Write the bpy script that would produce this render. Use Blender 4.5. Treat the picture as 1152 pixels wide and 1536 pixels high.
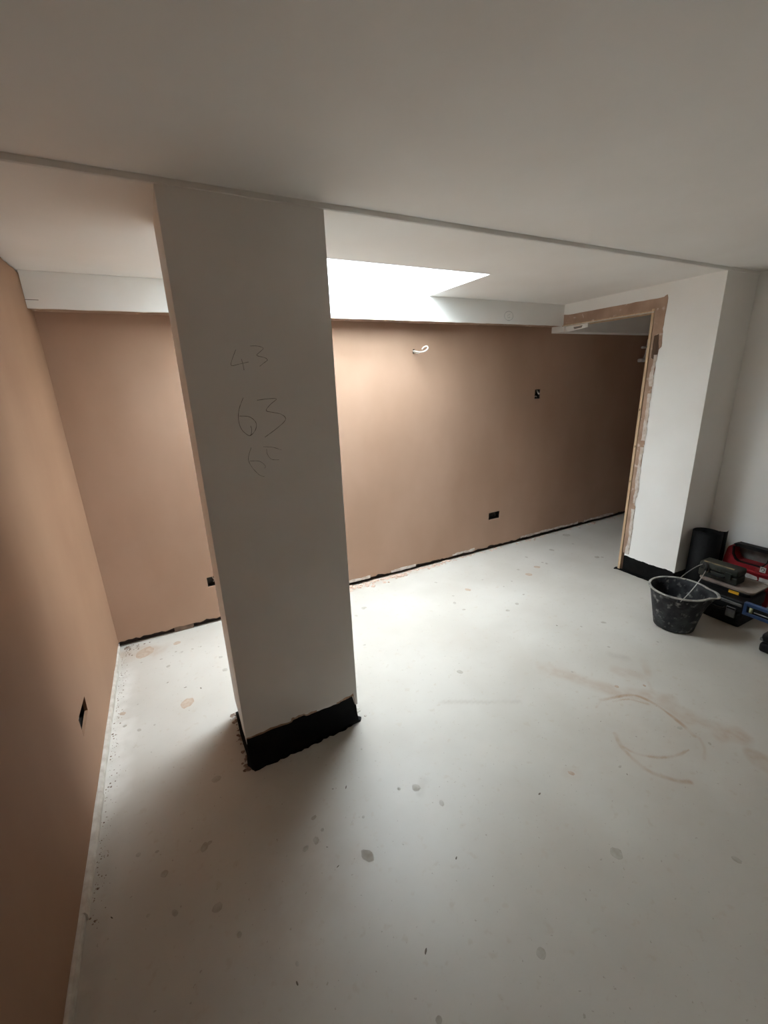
import bpy, bmesh, math, random
from mathutils import Vector, Matrix, noise

random.seed(7)
for o in list(bpy.data.objects):
    bpy.data.objects.remove(o)
S = bpy.context.scene
C = S.collection

# ------------------------------------------------------------------ camera
cam_d = bpy.data.cameras.new('camera')
cam = bpy.data.objects.new('camera', cam_d)
C.objects.link(cam)
cam_d.sensor_fit = 'HORIZONTAL'
cam_d.sensor_width = 36.0
cam_d.lens = 633.67 / 1152 * 36.0
cam_d.clip_start = 0.02
right = Vector((0.88559446, -0.46289802, -0.03805079))
down = Vector((-0.16760633, -0.24209959, -0.95566516))
fwd = Vector((0.43316344, 0.85270933, -0.2919867))
m = Matrix((right, -down, -fwd)).transposed().to_4x4()
m.translation = (0, 0, 1.6)
cam.matrix_world = m
S.camera = cam

# ------------------------------------------------------------------ sky, portal, exposure
W = bpy.data.worlds.new('overcast_sky')
S.world = W
W.use_nodes = True
bg = W.node_tree.nodes['Background']
bg.inputs['Color'].default_value = (0.93, 0.97, 1.0, 1)
bg.inputs['Strength'].default_value = 28.0
# overcast sky: brightest overhead, a third of that at the horizon
wt = W.node_tree
w_tc = wt.nodes.new('ShaderNodeTexCoord')
w_sx = wt.nodes.new('ShaderNodeSeparateXYZ')
wt.links.new(w_tc.outputs['Generated'], w_sx.inputs[0])
w_mr = wt.nodes.new('ShaderNodeMapRange')
w_mr.inputs['From Min'].default_value = 0.
w_mr.inputs['From Max'].default_value = 1.
w_mr.inputs['To Min'].default_value = .3333
w_mr.inputs['To Max'].default_value = 1.
wt.links.new(w_sx.outputs['Z'], w_mr.inputs['Value'])
w_mx = wt.nodes.new('ShaderNodeVectorMath')
w_mx.operation = 'SCALE'
w_mx.inputs[0].default_value = (0.89, 0.97, 1.05)
wt.links.new(w_mr.outputs['Result'], w_mx.inputs['Scale'])
wt.links.new(w_mx.outputs[0], bg.inputs['Color'])

SKY_X0, SKY_X1, SKY_Y0, SKY_Y1 = 0.40, 1.864, 2.171, 2.822


def portal(name, loc, rot, sx, sy):
    l = bpy.data.lights.new(name, 'AREA')
    l.shape = 'RECTANGLE'
    l.size, l.size_y = sx, sy
    l.cycles.is_portal = True
    o = bpy.data.objects.new(name, l)
    o.location = loc
    o.rotation_euler = rot
    C.objects.link(o)
    return o


portal('skylight_portal', ((SKY_X0 + SKY_X1) / 2, (SKY_Y0 + SKY_Y1) / 2, 2.90), (0, 0, 0),
       SKY_X1 - SKY_X0 - .06, SKY_Y1 - SKY_Y0 - .06)

S.view_settings.view_transform = 'Standard'
S.view_settings.look = 'None'
S.view_settings.exposure = 1.26
S.view_settings.gamma = 1.0
S.view_settings.use_curve_mapping = False
try:
    S.cycles.max_bounces = 14
    S.cycles.diffuse_bounces = 10
    S.cycles.sample_clamp_indirect = 8.0
except Exception:
    pass


# ------------------------------------------------------------------ materials
def lin(r, g, b):
    def f(c):
        c /= 255.0
        return c / 12.92 if c <= 0.04045 else ((c + 0.055) / 1.055) ** 2.4
    return (f(r), f(g), f(b), 1)


def node(nt, kind, **kw):
    n = nt.nodes.new(kind)
    for k, v in kw.items():
        if hasattr(n, k):
            setattr(n, k, v)
        else:
            n.inputs[k].default_value = v
    return n


def mat(name, col, col2=None, rough=.6, scale=4., detail=6., lo=.35, hi=.65, bump=0., bscale=120., metal=0.,
        stretch=(1, 1, 1), spot=None, spot_scale=30., spot_lo=.62, spot_hi=.66, spec=.5):
    M = bpy.data.materials.new(name)
    M.use_nodes = True
    nt = M.node_tree
    b = nt.nodes['Principled BSDF']
    b.inputs['Roughness'].default_value = rough
    b.inputs['Metallic'].default_value = metal
    b.inputs['Specular IOR Level'].default_value = spec
    tc = node(nt, 'ShaderNodeTexCoord')
    mp = node(nt, 'ShaderNodeMapping')
    mp.inputs['Scale'].default_value = stretch
    nt.links.new(tc.outputs['Object'], mp.inputs['Vector'])
    src = None
    if col2 is not None:
        n = node(nt, 'ShaderNodeTexNoise')
        n.inputs['Scale'].default_value = scale
        n.inputs['Detail'].default_value = detail
        nt.links.new(mp.outputs['Vector'], n.inputs['Vector'])
        r = node(nt, 'ShaderNodeMapRange')
        r.inputs['From Min'].default_value = lo
        r.inputs['From Max'].default_value = hi
        nt.links.new(n.outputs['Fac'], r.inputs['Value'])
        mx = node(nt, 'ShaderNodeMix', data_type='RGBA')
        mx.inputs[6].default_value = col
        mx.inputs[7].default_value = col2
        nt.links.new(r.outputs['Result'], mx.inputs[0])
        src = mx.outputs[2]
    if spot is not None:
        n2 = node(nt, 'ShaderNodeTexNoise')
        n2.inputs['Scale'].default_value = spot_scale
        n2.inputs['Detail'].default_value = 4.
        nt.links.new(tc.outputs['Object'], n2.inputs['Vector'])
        r2 = node(nt, 'ShaderNodeMapRange')
        r2.inputs['From Min'].default_value = spot_lo
        r2.inputs['From Max'].default_value = spot_hi
        nt.links.new(n2.outputs['Fac'], r2.inputs['Value'])
        mx2 = node(nt, 'ShaderNodeMix', data_type='RGBA')
        if src:
            nt.links.new(src, mx2.inputs[6])
        else:
            mx2.inputs[6].default_value = col
        mx2.inputs[7].default_value = spot
        nt.links.new(r2.outputs['Result'], mx2.inputs[0])
        src = mx2.outputs[2]
    if src:
        nt.links.new(src, b.inputs['Base Color'])
    else:
        b.inputs['Base Color'].default_value = col
    if bump:
        n3 = node(nt, 'ShaderNodeTexNoise')
        n3.inputs['Scale'].default_value = bscale
        n3.inputs['Detail'].default_value = 5.
        nt.links.new(tc.outputs['Object'], n3.inputs['Vector'])
        bp = node(nt, 'ShaderNodeBump')
        bp.inputs['Strength'].default_value = bump
        bp.inputs['Distance'].default_value = .004
        nt.links.new(n3.outputs['Fac'], bp.inputs['Height'])
        nt.links.new(bp.outputs['Normal'], b.inputs['Normal'])
    return M


M = {}
M['pink'] = mat('pink_plaster', lin(178, 147, 126), lin(166, 134, 112), rough=.7, scale=1.6, bump=.08, bscale=25, stretch=(1, 1, .6), spec=.3)
M['pink_left'] = mat('pink_plaster_left', lin(162, 128, 103), lin(150, 116, 92), rough=.7, scale=1.6, bump=.08, bscale=25, stretch=(1, 1, .6), spec=.3)  # back wall's pink plaster again, set darker for the left wall
M['white'] = mat('white_paint', lin(243, 242, 239), lin(238, 236, 232), rough=.6, scale=2.5, bump=.05, bscale=60, spec=.3)
M['ceiling'] = mat('ceiling_paint', lin(243, 242, 239), lin(238, 236, 232), rough=.7, scale=2., bump=.05, bscale=50, spec=.25)
M['shaft'] = mat('shaft_white', lin(236, 236, 234), rough=.7)
M['black'] = mat('black_membrane', lin(15, 15, 16), lin(8, 8, 9), rough=.6, scale=30, bump=.5, bscale=60, spec=.15)
M['darkbase'] = mat('dark_wall_base', lin(52, 36, 28), lin(30, 22, 18), rough=.8, scale=14)
M['strip'] = mat('bare_plaster', lin(176, 146, 124), lin(152, 122, 102), rough=.75, scale=9, bump=.2, bscale=80, spot=lin(205, 185, 170), spot_scale=24, spot_lo=.6, spot_hi=.7)
M['smear'] = mat('paint_smear', lin(214, 206, 198), lin(186, 168, 154), rough=.7, scale=30, bump=.3)
M['pine'] = mat('pine', lin(208, 180, 148), lin(188, 156, 122), rough=.6, scale=14, stretch=(5, 5, .35), bump=.08)
M['stud'] = mat('dark_timber', lin(104, 78, 58), lin(70, 50, 38), rough=.8, scale=20, stretch=(5, 5, .4))
M['foam'] = mat('edge_strip_white', lin(206, 200, 190), lin(182, 172, 160), rough=.7, scale=25, bump=.2)
M['crumb_pink'] = mat('plaster_crumb_pink', lin(204, 178, 162), lin(182, 154, 136), rough=.8, scale=60)
M['crumb_dark'] = mat('crumb_dark', lin(96, 72, 58), lin(150, 132, 118), rough=.85, scale=80)
M['splat0'] = mat('splash_grey', lin(178, 172, 162), lin(164, 156, 144), rough=.7, scale=40)
M['splat1'] = mat('splash_tan', lin(184, 166, 148), lin(172, 150, 130), rough=.7, scale=40)
M['splat2'] = mat('splash_dark', lin(120, 108, 96), lin(84, 74, 64), rough=.7, scale=40)
M['pencil'] = mat('pencil', lin(78, 72, 66), lin(150, 144, 136), rough=.5, scale=50, lo=.45, hi=.75)
M['pencil_faint'] = mat('pencil_faint', lin(140, 142, 144), lin(180, 182, 182), rough=.6, scale=60)
M['galv'] = mat('galvanised', lin(70, 64, 58), lin(44, 40, 36), rough=.5, scale=30, metal=.6)
M['cable'] = mat('cable_grey', lin(205, 196, 186), rough=.5)
M['cable_dark'] = mat('cable_dark', lin(60, 52, 46), rough=.5)
M['frame'] = mat('skylight_frame', lin(230, 230, 228), rough=.5)
M['bucket'] = mat('bucket_plastic', lin(24, 25, 28), lin(66, 68, 71), rough=.6, scale=16, detail=9., lo=.42, hi=.78, spot=lin(165, 163, 159), spot_scale=26, spot_lo=.57, spot_hi=.86, bump=.2, bscale=50, spec=.3)
M['bucket_rim'] = mat('bucket_rim', lin(176, 172, 164), lin(120, 118, 114), rough=.75, scale=26, spot=lin(50, 50, 50), spot_scale=40, spot_lo=.66, spot_hi=.70)
M['wire'] = mat('handle_wire', lin(176, 174, 170), rough=.35, metal=.8)
M['plastic_black'] = mat('plastic_black', lin(16, 16, 17), lin(24, 24, 25), rough=.55, scale=20, spec=.2)
M['case_green'] = mat('case_dark_green', lin(38, 42, 38), lin(54, 55, 48), rough=.65, scale=12, spot=lin(150, 134, 104), spot_scale=16, spot_lo=.64, spot_hi=.82, spec=.3)
M['dust'] = mat('dusty_grip', lin(150, 130, 96), lin(84, 80, 66), rough=.8, scale=22)
M['red'] = mat('red_plastic', lin(150, 26, 34), lin(120, 20, 28), rough=.5, scale=8, spot=lin(160, 110, 100), spot_scale=14, spot_lo=.66, spot_hi=.9, spec=.35)
M['sticker'] = mat('white_sticker', lin(214, 210, 204), lin(190, 186, 180), rough=.6, scale=30)
M['ink'] = mat('sticker_ink', lin(36, 34, 34), rough=.6)
M['yellow'] = mat('yellow_sticker', lin(232, 176, 40), rough=.6)
M['board'] = mat('dusty_board', lin(150, 140, 130), lin(118, 108, 100), rough=.8, scale=12)
M['grey_latch'] = mat('grey_latch', lin(112, 112, 108), lin(80, 80, 78), rough=.55, scale=20)
M['blue'] = mat('blue_level', lin(34, 64, 108), lin(27, 54, 94), rough=.45, scale=10)
M['vial'] = mat('vial', lin(196, 200, 150), rough=.15)
M['pipe'] = mat('pipe_white', lin(226, 222, 216), rough=.5)
M['packer'] = mat('packer', lin(140, 118, 100), lin(110, 90, 76), rough=.8, scale=20)

G = bpy.data.materials.new('skylight_glass')
G.use_nodes = True
nt = G.node_tree
nt.nodes.clear()
out = nt.nodes.new('ShaderNodeOutputMaterial')
tr = nt.nodes.new('ShaderNodeBsdfTransparent')
gl = nt.nodes.new('ShaderNodeBsdfGlossy')
gl.inputs['Roughness'].default_value = .03
mxs = nt.nodes.new('ShaderNodeMixShader')
mxs.inputs[0].default_value = .06
tr.inputs['Color'].default_value = (.95, .97, .97, 1)
nt.links.new(tr.outputs[0], mxs.inputs[1])
nt.links.new(gl.outputs[0], mxs.inputs[2])
nt.links.new(mxs.outputs[0], out.inputs['Surface'])
M['glass'] = G


def floor_material():
    F = bpy.data.materials.new('floor_screed')
    F.use_nodes = True
    nt = F.node_tree
    b = nt.nodes['Principled BSDF']
    b.inputs['Roughness'].default_value = .42
    b.inputs['Specular IOR Level'].default_value = .55
    tc = node(nt, 'ShaderNodeTexCoord')

    def nz(scale, lo, hi, detail=6.):
        n = node(nt, 'ShaderNodeTexNoise')
        n.inputs['Scale'].default_value = scale
        n.inputs['Detail'].default_value = detail
        nt.links.new(tc.outputs['Object'], n.inputs['Vector'])
        r = node(nt, 'ShaderNodeMapRange')
        r.inputs['From Min'].default_value = lo
        r.inputs['From Max'].default_value = hi
        nt.links.new(n.outputs['Fac'], r.inputs['Value'])
        return n, r

    def mix(a, bb, fac, sc=1.):
        mx = node(nt, 'ShaderNodeMix', data_type='RGBA')
        for k, v in ((6, a), (7, bb)):
            if isinstance(v, tuple):
                mx.inputs[k].default_value = v
            else:
                nt.links.new(v, mx.inputs[k])
        ml = node(nt, 'ShaderNodeMath', operation='MULTIPLY')
        ml.inputs[1].default_value = sc
        nt.links.new(fac, ml.inputs[0])
        nt.links.new(ml.outputs[0], mx.inputs[0])
        return mx.outputs[2]
    _, r1 = nz(2.2, .35, .65)
    c = mix(lin(194, 189, 180), lin(184, 178, 168), r1.outputs[0])
    _, r2 = nz(26., .62, .70, 3.)
    c = mix(c, lin(182, 172, 158), r2.outputs[0], .55)
    _, r3 = nz(70., .70, .74, 2.)
    c = mix(c, lin(150, 140, 126), r3.outputs[0], .6)
    at = node(nt, 'ShaderNodeAttribute')
    at.attribute_name = 'stain'
    sp = node(nt, 'ShaderNodeSeparateColor')
    nt.links.new(at.outputs['Color'], sp.inputs[0])
    n4, r4 = nz(14., .15, .55)
    for ch, colr in ((0, lin(166, 140, 116)), (1, lin(146, 134, 120)), (2, lin(216, 212, 205))):
        ml = node(nt, 'ShaderNodeMath', operation='MULTIPLY')
        nt.links.new(sp.outputs[ch], ml.inputs[0])
        nt.links.new(r4.outputs[0], ml.inputs[1])
        c = mix(c, colr, ml.outputs[0], 1.)
    nt.links.new(c, b.inputs['Base Color'])
    nb = node(nt, 'ShaderNodeTexNoise')
    nb.inputs['Scale'].default_value = 40.
    nb.inputs['Detail'].default_value = 6.
    nt.links.new(tc.outputs['Object'], nb.inputs['Vector'])
    bp = node(nt, 'ShaderNodeBump')
    bp.inputs['Strength'].default_value = .12
    bp.inputs['Distance'].default_value = .004
    nt.links.new(nb.outputs['Fac'], bp.inputs['Height'])
    nt.links.new(bp.outputs['Normal'], b.inputs['Normal'])
    return F


M['floor'] = floor_material()


# ------------------------------------------------------------------ mesh helpers
def link(name, bm, material, parent=None, smooth=False):
    bmesh.ops.recalc_face_normals(bm, faces=bm.faces)
    me = bpy.data.meshes.new(name)
    bm.to_mesh(me)
    bm.free()
    if smooth:
        for p in me.polygons:
            p.use_smooth = True
    o = bpy.data.objects.new(name, me)
    C.objects.link(o)
    me.materials.append(M[material])
    if parent is not None:
        o.parent = parent
        o.matrix_parent_inverse = parent.matrix_basis.inverted()
    return o


def box(bm, x0, x1, y0, y1, z0, z1, bevel=0., seg=2):
    vs = [bm.verts.new((x, y, z)) for z in (z0, z1) for y in (y0, y1) for x in (x0, x1)]
    fs = [bm.faces.new([vs[i] for i in f]) for f in ((0, 2, 3, 1), (4, 5, 7, 6), (0, 1, 5, 4), (2, 6, 7, 3), (0, 4, 6, 2), (1, 3, 7, 5))]
    if bevel:
        es = list({e for f in fs for e in f.edges})
        bmesh.ops.bevel(bm, geom=es, offset=bevel, segments=seg, affect='EDGES', profile=.6)


def boxo(name, dims, material, parent=None, bevel=0., seg=2):
    bm = bmesh.new()
    box(bm, *dims, bevel=bevel, seg=seg)
    return link(name, bm, material, parent)


def plate(name, loops, frame, thick, material, parent=None):
    """flat plate: loops[0] is the outline, the rest are holes; frame(u, v, w) gives the 3D point"""
    bm = bmesh.new()
    layers = []
    for w in (0., thick):
        rings, edges = [], []
        for lp in loops:
            vs = [bm.verts.new(frame(u, v, w)) for u, v in lp]
            rings.append(vs)
            edges += [bm.edges.new((vs[i], vs[(i + 1) % len(vs)])) for i in range(len(vs))]
        bmesh.ops.triangle_fill(bm, use_beauty=True, use_dissolve=False, edges=edges)
        layers.append(rings)
    for a, b in zip(*layers):
        n = len(a)
        for i in range(n):
            bm.faces.new((a[i], a[(i + 1) % n], b[(i + 1) % n], b[i]))
    return link(name, bm, material, parent)


def rag(a, b, step, amp, base, seed=0, freq=14.):
    """ragged line from a to b as (u, base + noise)"""
    n = max(2, int(abs(b - a) / step))
    pts = []
    for i in range(n + 1):
        t = a + (b - a) * i / n
        pts.append((t, base + amp * noise.noise((t * freq, seed * 3.7, .3)) + .5 * amp * noise.noise((t * freq * 4, seed, 9.1)) + random.uniform(-.15, .15) * amp))
    return pts


def rect(u0, u1, v0, v1):
    return [(u0, v0), (u1, v0), (u1, v1), (u0, v1)]


def tube(bm, pts, r, seg=8, closed=False):
    pts = [Vector(p) for p in pts]
    rings = []
    n = len(pts)
    prev = None
    for i, p in enumerate(pts):
        d = (pts[min(i + 1, n - 1)] - pts[max(i - 1, 0)]).normalized()
        if prev is None:
            a = d.orthogonal().normalized()
        else:
            a = (prev - d * prev.dot(d))
            a = a.normalized() if a.length > 1e-6 else d.orthogonal().normalized()
        prev = a
        b = d.cross(a)
        rings.append([bm.verts.new(p + (a * math.cos(2 * math.pi * k / seg) + b * math.sin(2 * math.pi * k / seg)) * r) for k in range(seg)])
    for i in range(n - 1):
        for k in range(seg):
            bm.faces.new((rings[i][k], rings[i][(k + 1) % seg], rings[i + 1][(k + 1) % seg], rings[i + 1][k]))
    bm.faces.new(rings[0][::-1])
    bm.faces.new(rings[-1])


def tubeo(name, pts, r, material, parent=None, seg=8):
    bm = bmesh.new()
    tube(bm, pts, r, seg)
    return link(name, bm, material, parent, smooth=True)


def smooth_path(pts, n=6):
    """Catmull-Rom through the points"""
    P = [Vector(p) for p in pts]
    P = [P[0] * 2 - P[1]] + P + [P[-1] * 2 - P[-2]]
    res = []
    for i in range(1, len(P) - 2):
        for k in range(n):
            t = k / n
            a, b, c, d = P[i - 1], P[i], P[i + 1], P[i + 2]
            res.append(.5 * ((2 * b) + (c - a) * t + (2 * a - 5 * b + 4 * c - d) * t * t + (3 * b - a - 3 * c + d) * t ** 3))
    res.append(P[-2])
    return res


def tag(o, label, cat=None, group=None, kind=None):
    if label:
        o['label'] = label
    if cat:
        o['category'] = cat
    if group:
        o['group'] = group
    if kind:
        o['kind'] = kind
    return o


def struct(o, label, cat):
    return tag(o, label, cat, kind='structure')


def empty(name, loc, rz=0.):
    o = bpy.data.objects.new(name, None)
    o.empty_display_size = .05
    C.objects.link(o)
    o.location = loc
    o.rotation_euler = (0, 0, rz)
    return o


# ------------------------------------------------------------------ main dimensions (metres)
XL, YB, YF = -0.487, 2.963, 1.603          # left wall, back wall, beam / pillar front
PX0, PX1, PYB = 0.099, 0.626, 1.957        # pillar
ZN, ZF = 2.203, 2.187                      # near and far ceilings
YS, ZS = 2.822, 2.019                      # boxing along the back wall
XD, YJ, ZH = 3.264, 2.046, 2.012           # wall with the doorway, its jamb and head
XR = 3.645                                 # right wall
YN = -2.6                                  # wall behind the camera
XE = 6.2                                   # end of the room beyond the doorway


# ------------------------------------------------------------------ floor
SPOTS = [(0.393, 1.009, 0.028, 0), (-0.047, 1.603, 0.016, 0), (0.27, 1.235, 0.012, 0), (0.25, 1.149, 0.015, 0), (0.207, 1.14, 0.012, 0), (-0.118, 1.327, 0.019, 0), (-0.25, 1.299, 0.013, 0), (-0.1, 1.104, 0.017, 0), (-0.223, 1.155, 0.013, 0), (-0.273, 1.395, 0.007, 0), (-0.333, 1.416, 0.009, 0), (-0.049, 0.996, 0.009, 0), (0.734, 1.042, 0.013, 0), (0.681, 1.148, 0.018, 0), (0.617, 1.179, 0.008, 0), (0.076, 0.803, 0.006, 2), (0.088, 0.844, 0.007, 0), (0.43, 0.689, 0.008, 2), (0.662, 0.851, 0.006, 2), (-0.403, 1.24, 0.006, 2), (-0.299, 1.189, 0.006, 0), (0.383, 0.554, 0.009, 0), (0.277, 1.107, 0.004, 2), (0.288, 1.028, 0.006, 2), (0.283, 1.174, 0.007, 0), (0.378, 1.313, 0.004, 2), (0.429, 1.293, 0.008, 2), (0.439, 1.143, 0.006, 0), (-0.099, 1.334, 0.009, 0), (1.158, 0.593, 0.021, 0), (0.721, 0.524, 0.015, 0), (1.49, 0.384, 0.015, 0), (1.281, 1.641, 0.019, 0), (-0.04, 1.604, 0.017, 0), (1.284, 0.885, 0.014, 1), (1.918, 0.802, 0.013, 0), (1.488, 0.806, 0.008, 0), (2.553, 2.358, 0.029, 1), (3.575, 2.837, 0.04, 0), (1.945, 2.411, 0.026, 1), (2.722, 2.429, 0.029, 1), (2.805, 2.636, 0.019, 0), (2.846, 2.438, 0.017, 0), (1.729, 2.295, 0.019, 0), (1.728, 2.182, 0.015, 0), (2.113, 2.046, 0.017, 0), (2.342, 2.341, 0.011, 0), (1.802, 2.65, 0.013, 0), (2.547, 2.475, 0.014, 0), (3.132, 2.634, 0.025, 0), (1.115, 2.587, 0.021, 0), (3.334, 2.297, 0.028, 0), (2.157, 2.486, 0.009, 0), (1.787, 2.39, 0.01, 0), (2.222, 2.304, 0.01, 0), (3.427, 2.633, 0.013, 0), (3.874, 2.912, 0.017, 0), (3.746, 2.998, 0.014, 0), (3.373, 2.271, 0.014, 0), (1.988, 2.01, 0.015, 0), (2.834, 2.473, 0.012, 0), (2.258, 2.125, 0.012, 0), (-0.125, 2.171, 0.039, 1), (-0.336, 2.812, 0.064, 1), (0.094, 2.36, 0.017, 0), (0.087, 2.505, 0.013, 0), (-0.148, 2.82, 0.023, 1), (-0.206, 2.576, 0.012, 0), (-0.43, 2.26, 0.017, 1), (-0.349, 2.088, 0.012, 0), (-0.281, 2.087, 0.006, 0), (-0.045, 1.602, 0.013, 0), (-0.244, 2.678, 0.009, 0), (-0.062, 2.693, 0.009, 0), (-0.049, 2.261, 0.008, 2), (-0.126, 2.313, 0.008, 2), (-0.214, 2.41, 0.006, 2), (-0.125, 2.693, 0.009, 0), (1.106, 2.579, 0.014, 0), (1.019, 2.514, 0.014, 0), (0.919, 2.16, 0.011, 0), (-0.159, 2.716, 0.008, 0), (-0.012, 2.693, 0.008, 0), (-0.414, 2.155, 0.009, 0), (-0.361, 2.298, 0.006, 0), (-0.353, 2.705, 0.007, 0), (-0.422, 2.968, 0.02, 1), (0.091, 2.632, 0.008, 0), (1.925, 1.124, 0.011, 1), (1.937, 0.687, 0.009, 0), (1.098, 0.883, 0.007, 2), (1.697, 0.87, 0.004, 2), (1.479, 0.769, 0.004, 2), (2.253, 1.605, 0.009, 0), (2.127, 1.696, 0.007, 2), (1.823, 1.324, 0.007, 0), (2.204, 1.371, 0.01, 0), (2.504, 1.254, 0.009, 0), (2.42, 1.563, 0.019, 0), (2.056, 1.057, 0.009, 1), (1.639, 1.009, 0.004, 2), (1.804, 0.809, 0.004, 0)]

ARCS = [  # (channel, strength, half width, points)
    (0, 1., .0075, [(1.63, .929), (1.59, .872), (1.573, .813), (1.57, .739), (1.601, .683), (1.632, .644), (1.664, .623)]),
    (0, 1., .0075, [(1.765, 1.102), (1.831, 1.081), (1.932, 1.048), (1.969, .976), (1.964, .883), (1.944, .797), (1.928, .745)]),
    (0, .8, .005, [(1.59, .872), (1.608, .817), (1.656, .766), (1.736, .726), (1.822, .714)]),
    (0, .7, .005, [(1.809, 1.065), (1.892, 1.034), (1.939, .968)]),
    (0, .35, .014, [(2.263, 1.186), (2.157, 1.102)]),
    (0, .45, .034, [(1.72, 1.42), (1.812, 1.236), (1.862, 1.138), (1.93, 1.058), (2.044, .949), (2.028, .861), (2.026, .787), (2.07, .739)]),
    (0, .8, .034, [(2.05, .688), (2.072, .662), (2.094, .636)]),
    (0, .8, .026, [(2.031, .571), (2.024, .539), (2.006, .504), (1.995, .466)]),
    (0, .35, .02, [(1.279, .887), (1.29, .876)]),
    (1, .3, .02, [(2.151, 1.319), (2.186, 1.253)]),
    (0, .3, .03, [(2.05, 1.2), (2.12, 1.12)]),
    (0, .5, .055, [(-.44, 2.86), (-.36, 2.83), (-.28, 2.8)]),
    (0, .45, .035, [(1.0, 2.93), (1.5, 2.93), (2.0, 2.94)]),
    (2, .7, .05, [(-.46, 2.6), (-.45, 2.2), (-.45, 1.7)]),
    (1, .3, .03, [(-.45, 1.7), (-.45, 1.3), (-.46, .9)]),
    (0, .10, .2, [(1.75, .9), (1.8, .8)]),
    (0, .5, .004, [(1.70, 1.08), (1.79, 1.10), (1.88, 1.07)]),
    (0, .4, .005, [(1.95, .75), (1.90, .69), (1.83, .655)]),
    (0, .35, .028, [(1.93, 1.03), (2.0, .95), (2.0, .86)]),
    (0, .35, .007, [(2.10, 1.06), (2.06, 1.02)]),
    (0, .2, .09, [(.05, .9), (.2, 1.05)]),
    (1, .25, .012, [(.68, 1.12), (.72, 1.16)]),
    (1, .3, .008, [(1.4, 1.3), (1.05, 1.5)]),
]


def seg_dist(px, py, pts):
    best = 9.
    for (ax, ay), (bx, by) in zip(pts, pts[1:]):
        dx, dy = bx - ax, by - ay
        l2 = dx * dx + dy * dy
        t = max(0., min(1., ((px - ax) * dx + (py - ay) * dy) / l2)) if l2 > 0 else 0.
        d = math.hypot(px - ax - dx * t, py - ay - dy * t)
        if d < best:
            best = d
    return best


def floor_mesh():
    xs = [XL - .15] + [XL + i * .014 for i in range(int((2.4 - XL) / .014))] + [2.4 + i * .15 for i in range(27)]
    xs = [x for x in xs if x < XE and not 1.5 < x < 2.16] + [1.5 + i * .006 for i in range(111)] + [XE + .1]
    xs = sorted(set(round(x, 4) for x in xs))
    ys = [YN - .1, -1.8, -1., -.4, 0.] + [.1 + i * .08 for i in range(4)] + [.42 + i * .014 for i in range(int((YB - .42) / .014))] + [YB + .03]
    ys = sorted(set([round(y, 4) for y in ys if not .45 < y < 1.13] + [round(.45 + i * .006, 4) for i in range(114)]))
    me = bpy.data.meshes.new('floor')
    nx, ny = len(xs), len(ys)
    vs = [(x, y, 0.) for y in ys for x in xs]
    fs = [(j * nx + i, j * nx + i + 1, (j + 1) * nx + i + 1, (j + 1) * nx + i) for j in range(ny - 1) for i in range(nx - 1)]
    me.from_pydata(vs, [], fs)
    ca = me.color_attributes.new('stain', 'FLOAT_COLOR', 'POINT')
    buf = [0.] * (len(vs) * 4)
    for ch, st, hw, pts in ARCS:
        pts = [(p.x, p.y) for p in smooth_path([(a, b, 0) for a, b in pts], 4)]
        npt = len(pts)
        x0 = min(p[0] for p in pts) - hw * 2.5
        x1 = max(p[0] for p in pts) + hw * 2.5
        y0 = min(p[1] for p in pts) - hw * 2.5
        y1 = max(p[1] for p in pts) + hw * 2.5
        ii = [i for i, x in enumerate(xs) if x0 <= x <= x1]
        jj = [j for j, y in enumerate(ys) if y0 <= y <= y1]
        for j in jj:
            for i in ii:
                x, y = xs[i], ys[j]
                wob = 1. + .5 * noise.noise((x * 14, y * 14, ch))
                d = seg_dist(x, y, pts) / (hw * wob)
                v = st * max(0., min(1., 1.5 - d * .8))
                v *= max(.4, min(1., .85 + .9 * noise.noise((x * 9, y * 9, hw * 90)) + .5 * noise.noise((x * 34, y * 34, hw * 50))))
                k = (j * nx + i) * 4 + ch
                buf[k] = max(buf[k], v)
    ca.data.foreach_set('color', buf)
    o = bpy.data.objects.new('floor', me)
    C.objects.link(o)
    me.materials.append(M['floor'])
    return struct(o, 'pale grey dusty screed floor with plaster splashes and a ring stain', 'floor')


floor = floor_mesh()

for kind in (0, 1, 2):
    bm = bmesh.new()
    for (x, y, r, k) in SPOTS:
        if k != kind or y > YB - .01:
            continue
        n = 14
        ph, ec = random.uniform(0, 6.3), (random.uniform(.25, .5) if kind == 2 else random.uniform(.6, 1.))
        ca, sa = math.cos(ph), math.sin(ph)
        c0 = bm.verts.new((x, y, .0016))
        ring = []
        for i in range(n):
            a = 2 * math.pi * i / n
            rr = r * (1 + .16 * noise.noise((x * 9 + 2 * math.cos(a), y * 9 + 2 * math.sin(a), 1.)) + random.uniform(-.08, .08))
            u, v = rr * math.cos(a), rr * ec * math.sin(a)
            ring.append(bm.verts.new((x + u * ca - v * sa, y + u * sa + v * ca, .0004)))
        for i in range(n):
            bm.faces.new((c0, ring[i], ring[(i + 1) % n]))
    o = link(('plaster_splash', 'tan_splash', 'dirt_speck')[kind], bm, 'splat%d' % kind, floor)
    o['kind'] = 'stuff'


# ------------------------------------------------------------------ back wall
def FB(y):                                  # plate frame on a wall facing the camera (-Y)
    return lambda u, v, w: (u, y - w, v)


def FX(x, s=-1.):                           # plate frame on a wall facing -X (s=-1) or +X (s=1)
    return lambda u, v, w: (x + s * w, u, v)


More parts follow.
